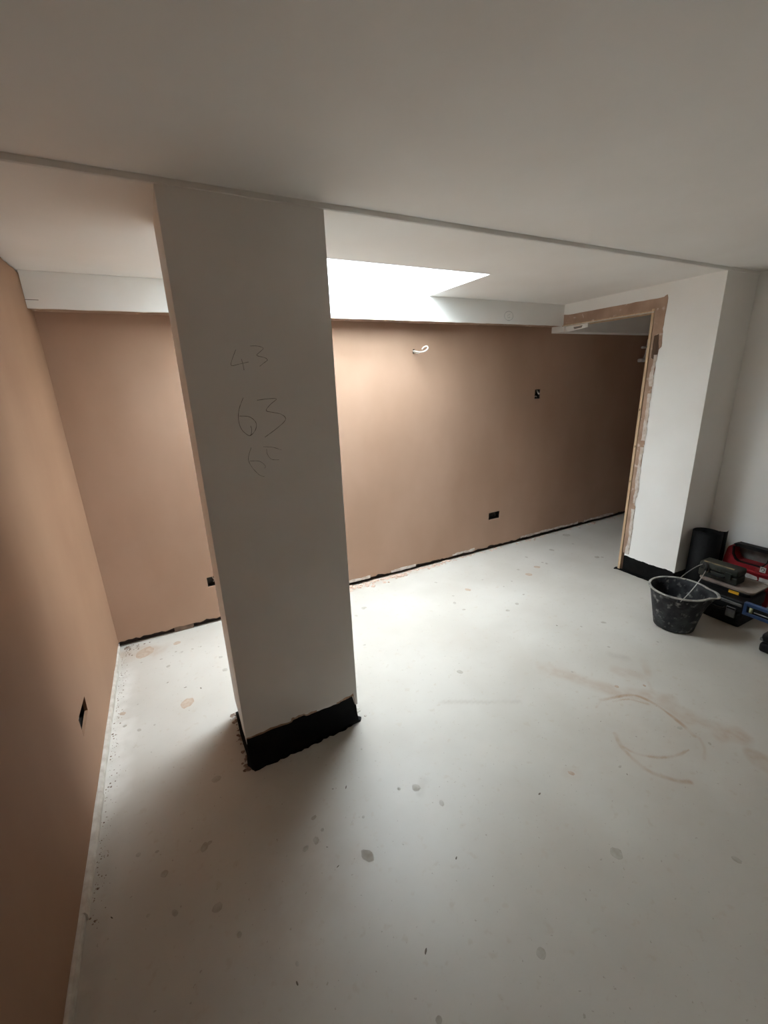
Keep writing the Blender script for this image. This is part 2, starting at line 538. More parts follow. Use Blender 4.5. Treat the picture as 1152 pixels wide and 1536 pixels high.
BH = {  # openings cut in the pink plaster of the back wall (u0, u1, v0, v1)
    'low_double': (2.623, 2.760, .306, .378),
    'high_single': (3.124, 3.197, 1.404, 1.488),
    'low_single': (.103, .178, .280, .352),
    'cable': (1.806, 1.830, 1.805, 1.842),
}
back = boxo('wall_back', (XL - .12, XE + .1, YB + .045, YB + .16, -.02, 2.3), 'darkbase')
struct(back, 'pink plastered back wall with a dark gap at its foot', 'wall')
bl = rag(XL - .008, 5.9, .022, .016, .036, 1)
ol = bl + [(5.9, 2.10), (XL - .008, 2.10)]
hl = [rect(*BH[k]) for k in ('low_double', 'high_single', 'low_single')]
u0, u1, v0, v1 = BH['cable']
hl.append([(u0, v0 + .006), (u0 + .010, v0), (u1 - .003, v0 + .008), (u1, v1 - .01), (u1 - .009, v1), (u0 + .002, v1 - .008)])
plate('plaster_skin', [ol] + hl, lambda u, v, w: (u, YB + .012 - w, v), .012, 'pink', back)
plate('plaster_backing', [rect(XL, 5.9, .075, 2.1)] + [rect(a - .004, b + .004, c - .004, d + .004) for a, b, c, d in BH.values()],
      lambda u, v, w: (u, YB + .047 - w, v), .034, 'darkbase', back)
# paler broken pieces where the plaster meets the dark gap
for k, (ua, ub, vv, amp) in enumerate([(2.20, 2.46, .050, .012), (3.05, 3.9, .052, .014), (1.55, 1.80, .046, .008), (4.0, 4.5, .05, .01), (.98, 1.35, .048, .008)]):
    top = rag(ub, ua, .02, amp, vv + .006, 20 + k)
    bot = rag(ua, ub, .02, amp * .7, vv - .016, 30 + k)
    o = plate('chipped_edge', [bot + top], lambda u, v, w: (u, YB - .001 - w, v), .003, 'smear', back)
boxo('timber_packer', (-.155, -.03, YB + .004, YB + .04, .001, .040), 'packer', back, bevel=.003)
boxo('sole_plate', (XL, 5.9, YB + .026, YB + .046, .0, .03), 'darkbase', back)


def back_box(label, dims, facing, wires, group=None, inner='galv'):
    """recessed metal box: facing 'y' = in the back wall, 'x' = in the left wall. dims u0,u1,v0,v1"""
    a, b, c, d = dims
    cu, cv = (a + b) / 2, (c + d) / 2
    dep = .036
    if facing == 'y':
        f = lambda u, v, w: Vector((u, YB + .010 + w, v))
        e = empty('socket_back_box', (cu, YB + .01, c))
    else:
        f = lambda u, v, w: Vector((XL - .010 - w, u, v))
        e = empty('socket_back_box', (XL - .01, cu, c))
    bpy.context.view_layer.update()
    t = .0015
    bm = bmesh.new()
    for (ua, ub, va, vb, wa, wb) in ((a, a + t, c, d, 0, dep), (b - t, b, c, d, 0, dep), (a, b, c, c + t, 0, dep), (a, b, d - t, d, 0, dep), (a, b, c, d, dep - t, dep)):
        vs = [bm.verts.new(f(u, v, w)) for w in (wa, wb) for v in (va, vb) for u in (ua, ub)]
        for q in ((0, 2, 3, 1), (4, 5, 7, 6), (0, 1, 5, 4), (2, 6, 7, 3), (0, 4, 6, 2), (1, 3, 7, 5)):
            bm.faces.new([vs[i] for i in q])
    link('box', bm, inner, e)
    for (pts, r, m) in wires:
        tubeo('cable', smooth_path([f(cu + u, cv + v, w) for u, v, w in pts]), r, m, e)
    for s in (-1, 1):                        # fixing lugs
        bm = bmesh.new()
        uu = a + .004 if s < 0 else b - .004
        vs = [bm.verts.new(f(uu + x * .006, cv + y * .006, w)) for w in (.002, .004) for y in (-1, 1) for x in (-.6, .6)]
        for q in ((0, 2, 3, 1), (4, 5, 7, 6), (0, 1, 5, 4), (2, 6, 7, 3), (0, 4, 6, 2), (1, 3, 7, 5)):
            bm.faces.new([vs[i] for i in q])
        link('fixing_lug', bm, 'galv', e)
    tag(e, label, 'back box', group)
    return e


back_box('wide recessed metal socket box low on the back wall between pillar and doorway', BH['low_double'], 'y',
         [([(-.06, .0, .03), (-.03, .024, .02), (.02, .018, .012), (.03, -.012, .015), (.02, -.03, .028)], .0035, 'cable_dark'),
          ([(-.05, -.02, .03), (-.01, .02, .016), (.045, -.01, .02)], .003, 'galv')])
back_box('small recessed metal box at switch height on the back wall near the doorway', BH['high_single'], 'y',
         [([(.03, .03, .03), (.026, .012, .012), (.018, .004, -.004), (.022, .001, -.010)], .007, 'cable'),
          ([(-.01, -.03, .03), (0, -.018, .01), (.014, -.026, .014)], .004, 'cable')])
back_box('recessed metal socket box low on the back wall, half hidden by the pillar', BH['low_single'], 'y',
         [([(.0, .03, .03), (.006, .014, .008), (.014, -.002, .006), (.004, -.012, .02)], .004, 'cable'),
          ([(-.01, -.03, .03), (.01, -.018, .012), (.02, -.024, .02)], .003, 'cable_dark')])

# looped cable tail on the back wall
e = empty('cable_tail', (1.818, YB, 1.82))
bpy.context.view_layer.update()
P = [(1.816, YB + .03, 1.826), (1.818, YB - .01, 1.824), (1.835, YB - .05, 1.814), (1.868, YB - .075, 1.818), (1.892, YB - .082, 1.838),
     (1.885, YB - .08, 1.853), (1.862, YB - .076, 1.848), (1.848, YB - .07, 1.832)]
tubeo('outer_cable', smooth_path(P), .0055, 'cable', e)
tubeo('cable_core', smooth_path([(1.816, YB + .03, 1.82), (1.82, YB - .012, 1.813), (1.832, YB - .04, 1.806), (1.845, YB - .055, 1.812)]), .003, 'cable', e)
tag(e, 'looped pale cable tail poking out of a ragged hole in pink wall', 'cable')

# ------------------------------------------------------------------ left wall
left = boxo('wall_left', (XL - .16, XL - .048, YN - .1, YB + .1, -.02, 2.3), 'darkbase')
struct(left, 'pink plastered left wall with one socket opening', 'wall')
lh = [(1.799, .278), (1.945, .296), (1.953, .362), (1.796, .368)]
lbl = rag(YN, YB, .03, .006, .022, 5)
ltop = rag(YB, YN, .02, .008, ZF - .012, 6)
ltop = [(y, z + (.016 if y < YF else 0)) for y, z in ltop]
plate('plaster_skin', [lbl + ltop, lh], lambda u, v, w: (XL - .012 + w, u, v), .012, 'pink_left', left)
plate('plaster_backing', [rect(YN, YB + .02, 0., 2.15), rect(1.788, 1.960, .270, .376)], lambda u, v, w: (XL - .05 + w, u, v), .037, 'darkbase', left)
back_box('recessed socket box with loose wires low on the left wall', (1.792, 1.956, .274, .372), 'x',
         [([(-.03, -.03, .03), (-.012, .006, .018), (.006, .010, .012), (.016, -.014, .016), (.01, -.032, .026)], .0040, 'cable'),
          ([(.04, .03, .03), (.02, .004, .018), (-.004, -.01, .016), (-.02, .006, .022)], .003, 'cable_dark'),
          ([(.0, .03, .03), (-.02, .02, .01), (-.03, -.02, .012)], .003, 'cable_dark')])

tr1 = empty('trim_1', (XL, 1.5, 0))
bpy.context.view_layer.update()
struct(tr1, 'pale edge strip between the left wall and the floor', 'edge strip')
for k, (ya, yb, w0, h0) in enumerate([(2.62, 2.93, .010, .03), (1.72, 2.64, .015, .034), (1.27, 1.75, .020, .036), (.75, 1.30, .013, .038), (-2.5, .78, .017, .036)]):
    bm = bmesh.new()
    n = max(6, int((yb - ya) / .05))
    rings = []
    for i in range(n + 1):
        y = ya + (yb - ya) * i / n
        w = w0 + .004 * noise.noise((y * 7, k, 0))
        h = h0 + .005 * noise.noise((y * 5, k, 4))
        prof = [(-.001, .0), (w, .0), (w + .001, h * .6), (w * .8, h * .95), (w * .3, h), (-.001, h)]
        rings.append([bm.verts.new((XL + a, y, b + .0006)) for a, b in prof])
    for i in range(n):
        for j in range(6):
            bm.faces.new((rings[i][j], rings[i][(j + 1) % 6], rings[i + 1][(j + 1) % 6], rings[i + 1][j]))
    bm.faces.new(rings[0])
    bm.faces.new(rings[-1])
    link('edge_strip', bm, 'foam', tr1)


# ------------------------------------------------------------------ ceilings, skylight, boxing
ceil_near = boxo('ceiling', (XL - .1, XR + .1, YN - .1, YF, ZN, ZN + .15), 'ceiling')
struct(ceil_near, 'low flat white ceiling over the near part of the room', 'ceiling')
bm = bmesh.new()
lowcut = rag(XL - .05, XD + .3, .05, .0015, 0, 8)
o = plate('ceiling_recess', [rect(XL - .1, XE, YF - .0, YB + .1), rect(SKY_X0 - .0125, SKY_X1 + .0125, SKY_Y0 - .0125, SKY_Y1 + .0125)],
          lambda u, v, w: (u, v, ZF + w), .30, 'ceiling')
bm.free()
o.name = 'ceiling'
struct(o, 'slightly lower white ceiling beyond the pillar, cut by the skylight', 'ceiling')
ceil_far = o
# rounded plaster bead along the step
bm = bmesh.new()
n = 120
rings = []
for i in range(n + 1):
    x = XL + (XR - XL) * i / n
    jz = .0018 * noise.noise((x * 6, 2., 0)) + .001 * noise.noise((x * 30, 2., 0))
    rings.append([bm.verts.new((x, YF + yy, zz)) for yy, zz in ((.02, ZF + .001), (.012, ZF - .003 + jz), (.002, ZF - .003 + jz), (-.003, ZF + .0 + jz), (-.003, ZN + .001))])
for i in range(n):
    for j in range(4):
        bm.faces.new((rings[i][j], rings[i][j + 1], rings[i + 1][j + 1], rings[i + 1][j]))
link('corner_bead', bm, 'ceiling', ceil_far)

sky = empty('window_1', ((SKY_X0 + SKY_X1) / 2, (SKY_Y0 + SKY_Y1) / 2, 2.90))
bpy.context.view_layer.update()
struct(sky, 'bright rectangular skylight in the far ceiling', 'skylight')
t = .012
zt = 2.90
bm = bmesh.new()
box(bm, SKY_X0 - t, SKY_X0, SKY_Y0 - t, SKY_Y1 + t, ZF - .0006, zt)
box(bm, SKY_X1, SKY_X1 + t, SKY_Y0 - t, SKY_Y1 + t, ZF - .0006, zt)
box(bm, SKY_X0, SKY_X1, SKY_Y0 - t, SKY_Y0, ZF - .0006, zt)
box(bm, SKY_X0, SKY_X1, SKY_Y1, SKY_Y1 + t, ZF - .0006, zt)
link('shaft_lining', bm, 'shaft', sky)
bm = bmesh.new()
w = .05
box(bm, SKY_X0 - w, SKY_X0 + .02, SKY_Y0 - w, SKY_Y1 + w, zt, zt + .08)
box(bm, SKY_X1 - .02, SKY_X1 + w, SKY_Y0 - w, SKY_Y1 + w, zt, zt + .08)
box(bm, SKY_X0 + .02, SKY_X1 - .02, SKY_Y0 - w, SKY_Y0 + .02, zt, zt + .08)
box(bm, SKY_X0 + .02, SKY_X1 - .02, SKY_Y1 - .02, SKY_Y1 + w, zt, zt + .08)
link('window_frame', bm, 'frame', sky)
boxo('pane', (SKY_X0 + .02, SKY_X1 - .02, SKY_Y0 + .02, SKY_Y1 - .02, zt + .05, zt + .056), 'glass', sky)

box1 = empty('trim_2', (1.4, YS, ZS))
bpy.context.view_layer.update()
struct(box1, 'white boxing running along the top of the back wall', 'boxing')
sb = rag(XL + .002, XD + .02, .05, .0025, ZS, 11)
plate('boxing_face', [sb + [(XD + .02, ZF - .001), (XL + .002, ZF - .001)]], lambda u, v, w: (u, YS + .02 - w, v), .02, 'white', box1)
boxo('boxing_underside', (XL + .002, XD + .02, YS + .004, YB + .02, ZS + .004, ZS + .02), 'strip', box1)
boxo('boxing_beyond_doorway', (XD + .02, XE, YS + .004, YB + .02, 1.972, ZF + .01), 'white', box1)
boxo('crack', (XL + .001, XL + .055, YS - .0008, YS + .002, 2.055, 2.0572), 'stud', box1)


# ------------------------------------------------------------------ doorway wall, right wall, walls out of view
part = empty('wall_doorway', (XD, 1.8, 0))
bpy.context.view_layer.update()
struct(part, 'white painted wall return with a rough unlined doorway', 'wall')
boxo('black_base', (XD + .008, XR + .05, YF + .008, 2.012, -.01, .19), 'black', part)
boxo('core', (XD + .012, XR + .05, YF + .012, 2.0, .16, ZN + .1), 'white', part)
pb = rag(YF + .0122, 2.004, .012, .010, .140, 41)
pl = pb + [(2.004, 2.03), (YS + .05, 2.03), (YS + .05, ZF + .01), (YF + .0122, ZF + .01)]
plate('painted_face', [pl], lambda u, v, w: (XD + .012 - w, u, v), .012, 'white', part)
pf = rag(XD, XR + .03, .015, .008, .135, 42)
plate('painted_return', [pf + [(XR + .03, ZF - .001), (XD, ZF - .001)]], lambda u, v, w: (u, YF + .012 - w, v), .012, 'white', part)
boxo('lintel', (XD + .012, XD + .12, 2.0, YB + .03, 2.045, ZF + .05), 'white', part)
# membrane turned out on the floor
fl = [(YF - .0, XD - .006)] + [(y, XD - .012 - .012 * abs(noise.noise((y * 17, 3, 1)))) for y in [YF + i * .02 for i in range(23)]] + [(2.062, XD - .03), (2.07, XD + .01), (2.03, XD + .03), (YF, XD + .03)]
plate('membrane_skirt', [fl], lambda u, v, w: (v, u, .001 + w), .008, 'black', part)
boxo('stud', (XD + .010, XD + .11, 1.998, 2.03, .0, 2.05), 'stud', part)

door = empty('door_1', (XD, 2.4, 0))
bpy.context.view_layer.update()
struct(door, 'open doorway with pine lining and bare brown plaster band', 'doorway')
boxo('jamb_board', (XD - .006, XD + .13, 2.026, YJ, .0, ZH + .022), 'pine', door, bevel=.0015, seg=1)
boxo('head_board', (XD - .002, XD + .13, YJ, YB - .13, ZH, ZH + .012), 'pine', door, bevel=.0015, seg=1)
boxo('head_board_edge', (XD - .007, XD + .004, YJ - .02, YS - .002, ZH - .003, ZH + .003), 'foam', door)
# bare plaster band where the architrave will go
oy = [(1.948 + .012 * noise.noise((z * 7, 5, 0)) + .006 * noise.noise((z * 31, 5, 0)) + (.022 if z < 1.75 else 0.), z) for z in [2.06 - i * .024 for i in range(81)] if z > .15]
band = [(YS - .004, 2.022), (YS - .004, 2.106)] + [(y, 2.099 + .004 * noise.noise((y * 15, 2, 2))) for y in [YS - .05 - i * .05 for i in range(17)]] + [(1.965, 2.106), (1.952, 2.112), (1.945, 2.09)] + oy
zb = oy[-1][1]
band += [(2.021, zb), (2.021, 1.0), (2.020, 1.6), (2.022, 1.9), (2.024, 2.022)]
plate('bare_plaster_band', [band], lambda u, v, w: (XD + .0 - w, u, v), .0035, 'strip', door)
# smears of paint along the edge of the band
for k, (za, zb_) in enumerate([(.16, .55), (.6, 1.05), (1.1, 1.45), (1.5, 1.72)]):
    zs = [za + (zb_ - za) * i / 22 for i in range(23)]
    A = [(1.966 + .012 * noise.noise((z * 9, 7, k)) + .006 * noise.noise((z * 40, 7, k)), z) for z in zs]
    B = [(1.992 + .012 * noise.noise((z * 8, 17, k)) + .006 * noise.noise((z * 45, 3, k)), z) for z in reversed(zs)]
    plate('paint_smear', [A + B], lambda u, v, w: (XD - .003 - w, u, v), .0018, 'smear', door)
# dark patch and torn plaster at the two ends
pz = [(1.962, 1.70), (1.958, 1.76), (1.966, 1.80), (1.972, 1.86), (2.004, 1.85), (2.006, 1.70), (1.985, 1.69)]
plate('torn_patch', [pz], lambda u, v, w: (XD - .0032 - w, u, v), .001, 'stud', door)
tz = [(2.60, 2.012), (2.60, 1.985), (2.66, 1.978), (2.74, 1.972), (2.80, 1.968), (2.818, 1.985), (2.822, 2.012)]
hz = [(2.65, 2.003), (2.66, 1.985), (2.73, 1.982), (2.745, 1.998)]
plate('torn_plaster', [tz, hz], lambda u, v, w: (XD + .055 - w, u, v), .02, 'white', door)
for zz, yy in ((1.33, 2.036), (.77, 2.036), (1.05, 2.034)):
    boxo('knot', (XD - .0068, XD - .004, yy - .003, yy + .003, zz - .008, zz + .008), 'stud', door)

wr = boxo('wall_right', (XR, XR + .12, YN - .1, YF + .0, -.02, ZN + .02), 'white')
struct(wr, 'white painted right wall behind the tool cases', 'wall')
wn = boxo('wall_near', (XL - .1, XR + .1, YN - .12, YN, -.02, ZN + .02), 'strip')  # out of view; brown picked to dim the light bounced onto the near floor
struct(wn, 'unseen wall behind the viewpoint, coloured brown to cut bounced light', 'wall')
bm = bmesh.new()
box(bm, XR + .04, XE + .1, 1.66, 1.75, -.02, 2.3)
box(bm, XE, XE + .1, 1.6, YB + .1, -.02, 2.3)
wf = link('wall_far', bm, 'pink')
struct(wf, 'walls of the dark room beyond the doorway', 'wall')


# ------------------------------------------------------------------ pillar
pil = empty('pillar', ((PX0 + PX1) / 2, (YF + PYB) / 2, 0))
bpy.context.view_layer.update()
struct(pil, 'square white pillar with pencilled numbers and a black unplastered foot', 'pillar')
boxo('core', (PX0 + .012, PX1 - .012, YF + .012, PYB - .012, .17, ZF + .02), 'white', pil)
cb = boxo('black_foot', (PX0 + .012, PX1 - .012, YF + .010, PYB - .010, -.01, .20), 'black', pil)
fb = rag(PX0, PX1, .012, .006, .143, 51)
fb = [(u, v + (.010 if .3 < u < .36 else 0.) + (.016 * max(0, (u - .5) / .12) if u < PX1 - .02 else -.045)) for u, v in fb]
plate('painted_front', [fb + [(PX1, ZF - .001), (PX0, ZF - .001)]], lambda u, v, w: (u, YF + .012 - w, v), .012, 'white', pil)
sl = rag(YF + .012, PYB, .014, .022, .10, 52)
plate('painted_side', [sl + [(PYB, ZF + .01), (YF + .012, ZF + .01)]], lambda u, v, w: (PX0 + .012 - w, u, v), .012, 'white', pil)
sr = rag(YF + .012, PYB, .014, .015, .12, 53)
plate('painted_side', [sr + [(PYB, ZF + .01), (YF + .012, ZF + .01)]], lambda u, v, w: (PX1 - .012 + w, u, v), .012, 'white', pil)
bb = rag(PX0, PX1, .02, .01, .12, 54)
plate('painted_back', [bb + [(PX1, ZF + .01), (PX0, ZF + .01)]], lambda u, v, w: (u, PYB - .012 + w, v), .012, 'white', pil)
# brown edge of broken plaster just above the black foot
for k, (ua, ub) in enumerate([(PX0 + .002, .31), (.30, .42), (.52, PX1 - .012)]):
    us = [ua + (ub - ua) * i / 14 for i in range(15)]

    def lowv(u):
        return min(fb, key=lambda p: abs(p[0] - u))[1]
    A = [(u, lowv(u) - .002) for u in us]
    B = [(u, lowv(u) + .005 + .010 * abs(noise.noise((u * 22, k, 3))) * (2.2 if k else 1)) for u in reversed(us)]
    plate('broken_edge', [A + B], lambda u, v, w: (u, YF + .0005 - w, v), .0012, 'strip', pil)
# torn membrane lying out on the floor round the foot
fr = [(PX0 - .006, PYB), (PX0 - .010, 1.80), (PX0 - .004, 1.66), (PX0 - .012, 1.60), (PX0 + .012, 1.558)]
fr += [(u, 1.556 + .05 * (u - PX0) + .022 * noise.noise((u * 11, 4, 4)) + .016 * noise.noise((u * 38, 4, 4))) for u in [PX0 + .03 + i * .016 for i in range(30)]]
fr += [(PX1 + .006, 1.590), (PX1 + .016, 1.604), (PX1 - .004, 1.625), (PX1 - .004, PYB)]
plate('membrane_skirt', [fr], lambda u, v, w: (u, v, .001 + w), .010, 'black', pil)
# membrane bulging up against the front of the foot
bm = bmesh.new()
rows = []
N = 44
for i in range(N + 1):
    u = PX0 + .002 + (PX1 - PX0 - .008) * i / N
    n1 = noise.noise((u * 13, 8, 1)) * .006
    tp = min(fb, key=lambda p: abs(p[0] - u))[1]
    rows.append([bm.verts.new((u, y, z)) for y, z in ((YF - .042 + .05 * (u - PX0) + 2 * n1, .010), (YF - .020 + n1, .018), (YF - .004 + n1 * .5, .05), (YF + .003 + n1 * .3, .09), (YF + .009, max(.09, tp + .004)))])
for i in range(N):
    for j in range(4):
        bm.faces.new((rows[i][j], rows[i][j + 1], rows[i + 1][j + 1], rows[i + 1][j]))
link('membrane_upstand', bm, 'black', pil, smooth=True)

# pencilled numbers (43, 63, 65)
STROKES = [
    [(.27, 1.728), (.253, 1.695), (.249, 1.677), (.278, 1.682), (.308, 1.688)],
    [(.285, 1.698), (.288, 1.678), (.289, 1.661)],
    [(.319, 1.74), (.344, 1.74), (.364, 1.733), (.35, 1.72), (.339, 1.709), (.364, 1.702), (.374, 1.694), (.362, 1.685), (.344, 1.673)],
    [(.274, 1.569), (.257, 1.536), (.249, 1.507), (.249, 1.478), (.257, 1.455), (.276, 1.436), (.287, 1.438)],
    [(.253, 1.507), (.284, 1.503), (.302, 1.489), (.308, 1.473), (.302, 1.454), (.289, 1.44), (.28, 1.436)],
    [(.287, 1.47), (.289, 1.457), (.285, 1.438)],
    [(.321, 1.558), (.361, 1.561), (.391, 1.559), (.367, 1.541), (.349, 1.52), (.373, 1.512), (.401, 1.504), (.417, 1.489), (.409, 1.474), (.375, 1.45), (.333, 1.425)],
    [(.279, 1.392), (.266, 1.362), (.265, 1.34), (.277, 1.313), (.297, 1.287), (.314, 1.279)],
    [(.268, 1.344), (.299, 1.34), (.315, 1.329), (.322, 1.317), (.318, 1.31)],
    [(.323, 1.391), (.358, 1.385), (.389, 1.372)],
    [(.334, 1.382), (.334, 1.364), (.342, 1.347), (.353, 1.339), (.376, 1.336)],
]


def ribbon(bm, pts, frame, w):
    pts = [Vector((p[0], p[1], 0)) for p in pts]
    L = []
    for i, p in enumerate(pts):
        d = (pts[min(i + 1, len(pts) - 1)] - pts[max(i - 1, 0)]).normalized()
        nrm = Vector((-d.y, d.x, 0)) * w * (.7 + .5 * noise.noise((p.x * 90, p.y * 90, 0)))
        L.append([bm.verts.new(frame(*(p + nrm)[:2])), bm.verts.new(frame(*(p - nrm)[:2]))])
    for a, b in zip(L, L[1:]):
        bm.faces.new((a[0], a[1], b[1], b[0]))


for name, idx, wd in (('pencilled_number', (0, 1, 2), .0008), ('pencilled_number', (3, 4, 5, 6), .0010), ('pencilled_number', (7, 8, 9, 10), .0007)):
    bm = bmesh.new()
    for i in idx:
        st = smooth_path([(a, b, 0) for a, b in STROKES[i]], 5)
        ribbon(bm, st, lambda u, v: (u, YF - .0006, v), wd)
    link(name, bm, 'pencil', pil)
for (cx, cz, rx, rz, full) in ((1.756, 2.125, .044, .036, True), (2.632, 2.078, .046, .034, False)):
    bm = bmesh.new()
    FR = lambda u, v: (u, YS - .0006, v)
    ribbon(bm, [(cx + rx * math.cos(a), cz + rz * math.sin(a)) for a in [i * .2618 for i in range(25)]], FR, .0016)
    if full:
        ribbon(bm, [(cx - .012, cz + .018), (cx - .012, cz - .016), (cx + .02, cz - .014)], FR, .0015)
        ribbon(bm, [(cx + .004, cz - rz), (cx + .006, cz - rz - .05)], FR, .0015)
    else:
        ribbon(bm, [(cx + .014, cz + .014), (cx - .014, cz + .004), (cx - .01, cz - .014), (cx + .014, cz - .012), (cx + .01, cz - .002)], FR, .0012)
    link('pencil_mark', bm, 'pencil_faint', box1)


# ------------------------------------------------------------------ crumbs of plaster (nobody could count them)
def crumbs(name, n, fx, fs, material, label):
    bm = bmesh.new()
    for i in range(n):
        x, y = fx()
        s = fs()
        k = random.randint(4, 6)
        ph = random.uniform(0, 6)
        h = s * random.uniform(.15, .45)
        a = [bm.verts.new((x + s * math.cos(ph + 6.283 * j / k) * random.uniform(.6, 1.2), y + s * math.sin(ph + 6.283 * j / k) * random.uniform(.6, 1.2), .0006)) for j in range(k)]
        b = [bm.verts.new(((v.co.x - x) * .8 + x, (v.co.y - y) * .8 + y, h * random.uniform(.7, 1.2))) for v in a]
        bm.faces.new(b)
        for j in range(k):
            bm.faces.new((a[j], a[(j + 1) % k], b[(j + 1) % k], b[j]))
    o = link(name, bm, material)
    return tag(o, label, 'rubble', kind='stuff')


R_ = random.uniform


def back_x():
    x = random.choice((R_(.9, 1.6), R_(.9, 2.4), R_(.9, 3.2), R_(3, 4.8), R_(1.0, 2.2)))
    return x, YB - .004 - abs(random.gauss(0, .028)) * (1.3 if x < 1.7 else .7)


crumbs('plaster_crumbs', 420, back_x, lambda: abs(random.gauss(.005, .007)) + .003, 'crumb_pink', 'crumbs of pink plaster along the foot of the back wall')
crumbs('plaster_crumbs', 260, lambda: (XL + .022 + abs(random.gauss(0, .022)), R_(1.2, 2.95)), lambda: abs(random.gauss(0, .0016)) + .0010, 'crumb_dark', 'dark grit along the edge strip of the left wall')
crumbs('plaster_crumbs', 60, lambda: (XL + .03 + abs(random.gauss(0, .05)), YB - .01 - abs(random.gauss(0, .05))), lambda: R_(.002, .007), 'crumb_dark', 'brown rubble heaped in the corner of left and back walls')
crumbs('plaster_crumbs', 60, lambda: (PX0 - .012 + random.gauss(0, .010), R_(1.58, 1.97)), lambda: abs(random.gauss(0, .006)) + .002, 'crumb_dark', 'plaster rubble along the left side of the pillar foot')
crumbs('plaster_crumbs', 16, lambda: (PX1 + .02 + random.gauss(0, .012), R_(1.60, 1.75)), lambda: R_(.003, .009), 'foam', 'pale plaster bits at the right corner of the pillar foot')


# ------------------------------------------------------------------ bucket
BX, BY = 2.775, 1.315
SP = Vector((.50, -.866, 0))                # spout direction
bk = empty('builders_bucket', (BX, BY, 0))
bpy.context.view_layer.update()
R0, R1, BHT = .112, .164, .268


def spout(a, t):
    """extra radius of the pouring lip at angle a and relative height t"""
    d = math.atan2(math.sin(a - math.atan2(SP.y, SP.x)), math.cos(a - math.atan2(SP.y, SP.x)))
    return .036 * math.exp(-(d / .34) ** 4) * max(0., (t - .45) / .55) ** 2


def bucket_pt(a, t, off=0.):
    r = R0 + (R1 - R0) * t + spout(a, t) + off
    dip = -.010 * math.exp(-(math.sin((a - math.atan2(SP.y, SP.x)) / 2) * 2 / .3) ** 2) * t ** 8
    return (BX + r * math.cos(a), BY + r * math.sin(a), .0015 + BHT * t + dip)


bm = bmesh.new()
NS = 72
prof = [(0., -.112), (0., -.012), (.015, 0.), (.10, 0.), (.3, 0.), (.5, 0.), (.7, 0.), (.85, 0.), (.95, 0.), (1., 0.), (1., -.005), (.85, -.005), (.7, -.005), (.5, -.005), (.3, -.005), (.05, -.005), (.03, -.02), (.03, -.112)]
rings = [[bm.verts.new(bucket_pt(2 * math.pi * k / NS, t, off)) for k in range(NS)] for t, off in prof]
for i in range(len(rings) - 1):
    for k in range(NS):
        bm.faces.new((rings[i][k], rings[i][(k + 1) % NS], rings[i + 1][(k + 1) % NS], rings[i + 1][k]))
bmesh.ops.remove_doubles(bm, verts=bm.verts, dist=.0006)
link('body', bm, 'bucket', bk, smooth=True)
bm = bmesh.new()
prof = [(.985, .0005), (.975, .006), (.985, .010), (1.0, .010), (1.012, .007), (1.012, -.004), (1.0, -.006), (.99, -.005)]
rings = [[bm.verts.new(bucket_pt(2 * math.pi * k / NS, t, off)) for k in range(NS)] for t, off in prof]
for i in range(len(rings)):
    for k in range(NS):
        j = (i + 1) % len(rings)
        bm.faces.new((rings[i][k], rings[i][(k + 1) % NS], rings[j][(k + 1) % NS], rings[j][k]))
link('rim', bm, 'bucket_rim', bk, smooth=True)
PP = Vector((-SP.y, SP.x, 0))               # across the spout
cen = Vector((BX, BY, BHT - .012))
for s in (-1, 1):
    c0 = cen + PP * s * (R1 + .006)
    bm = bmesh.new()
    vs = []
    for (a, b, c) in [(x, y, z) for z in (-.012, .010) for y in (-.006, .007) for x in (-.016, .016)]:
        vs.append(bm.verts.new(c0 + SP * a + PP * s * b + Vector((0, 0, c))))
    for q in ((0, 2, 3, 1), (4, 5, 7, 6), (0, 1, 5, 4), (2, 6, 7, 3), (0, 4, 6, 2), (1, 3, 7, 5)):
        bm.faces.new([vs[i] for i in q])
    bmesh.ops.bevel(bm, geom=list(bm.edges), offset=.003, segments=1, affect='EDGES')
    link('handle_lug', bm, 'bucket', bk)
th = math.radians(60)
up = SP * math.cos(th) + Vector((0, 0, math.sin(th)))
hp = []
for i in range(33):
    a = math.pi * i / 32
    rr = 1. + .10 * math.sin(a) ** 2
    hp.append(cen + PP * (R1 + .012) * math.cos(a) * (1 - .12 * math.sin(a) ** 2) + up * (R1 + .045) * math.sin(a) * rr)
hw = tubeo('wire_handle', hp, .0024, 'wire', bk)
bm = bmesh.new()
tube(bm, hp[12:21], .010, 10)
link('grip', bm, 'plastic_black', hw, smooth=True)
tag(bk, 'black builders bucket with pouring lip and wire handle, caked with plaster', 'bucket')


# ------------------------------------------------------------------ roll of membrane in the corner
RX, RY, RR, RH = 3.405, 1.502, .094, .475
rl = empty('membrane_roll', (RX, RY, 0))
bpy.context.view_layer.update()
bm = bmesh.new()
sp = []
n = 216
for i in range(n + 1):
    a = -math.radians(25) + i / n * math.radians(360 * 6)
    r = RR * (1 - .62 * (1 - i / n))
    sp.append((RX + r * math.cos(a), RY + r * math.sin(a)))
top, bot, itop, ibot = [], [], [], []
for (x, y) in sp:
    d = Vector((x - RX, y - RY, 0)).normalized() * .0032
    zt_ = RH + .006 * noise.noise((x * 9, y * 9, 2))
    top.append(bm.verts.new((x, y, zt_)))
    bot.append(bm.verts.new((x, y, .001)))
    itop.append(bm.verts.new((x - d.x, y - d.y, zt_)))
    ibot.append(bm.verts.new((x - d.x, y - d.y, .001)))
for i in range(n):
    bm.faces.new((top[i], top[i + 1], bot[i + 1], bot[i]))
    bm.faces.new((itop[i], ibot[i], ibot[i + 1], itop[i + 1]))
    bm.faces.new((top[i], itop[i], itop[i + 1], top[i + 1]))
for i in (0, n):
    bm.faces.new((top[i], bot[i], ibot[i], itop[i]))
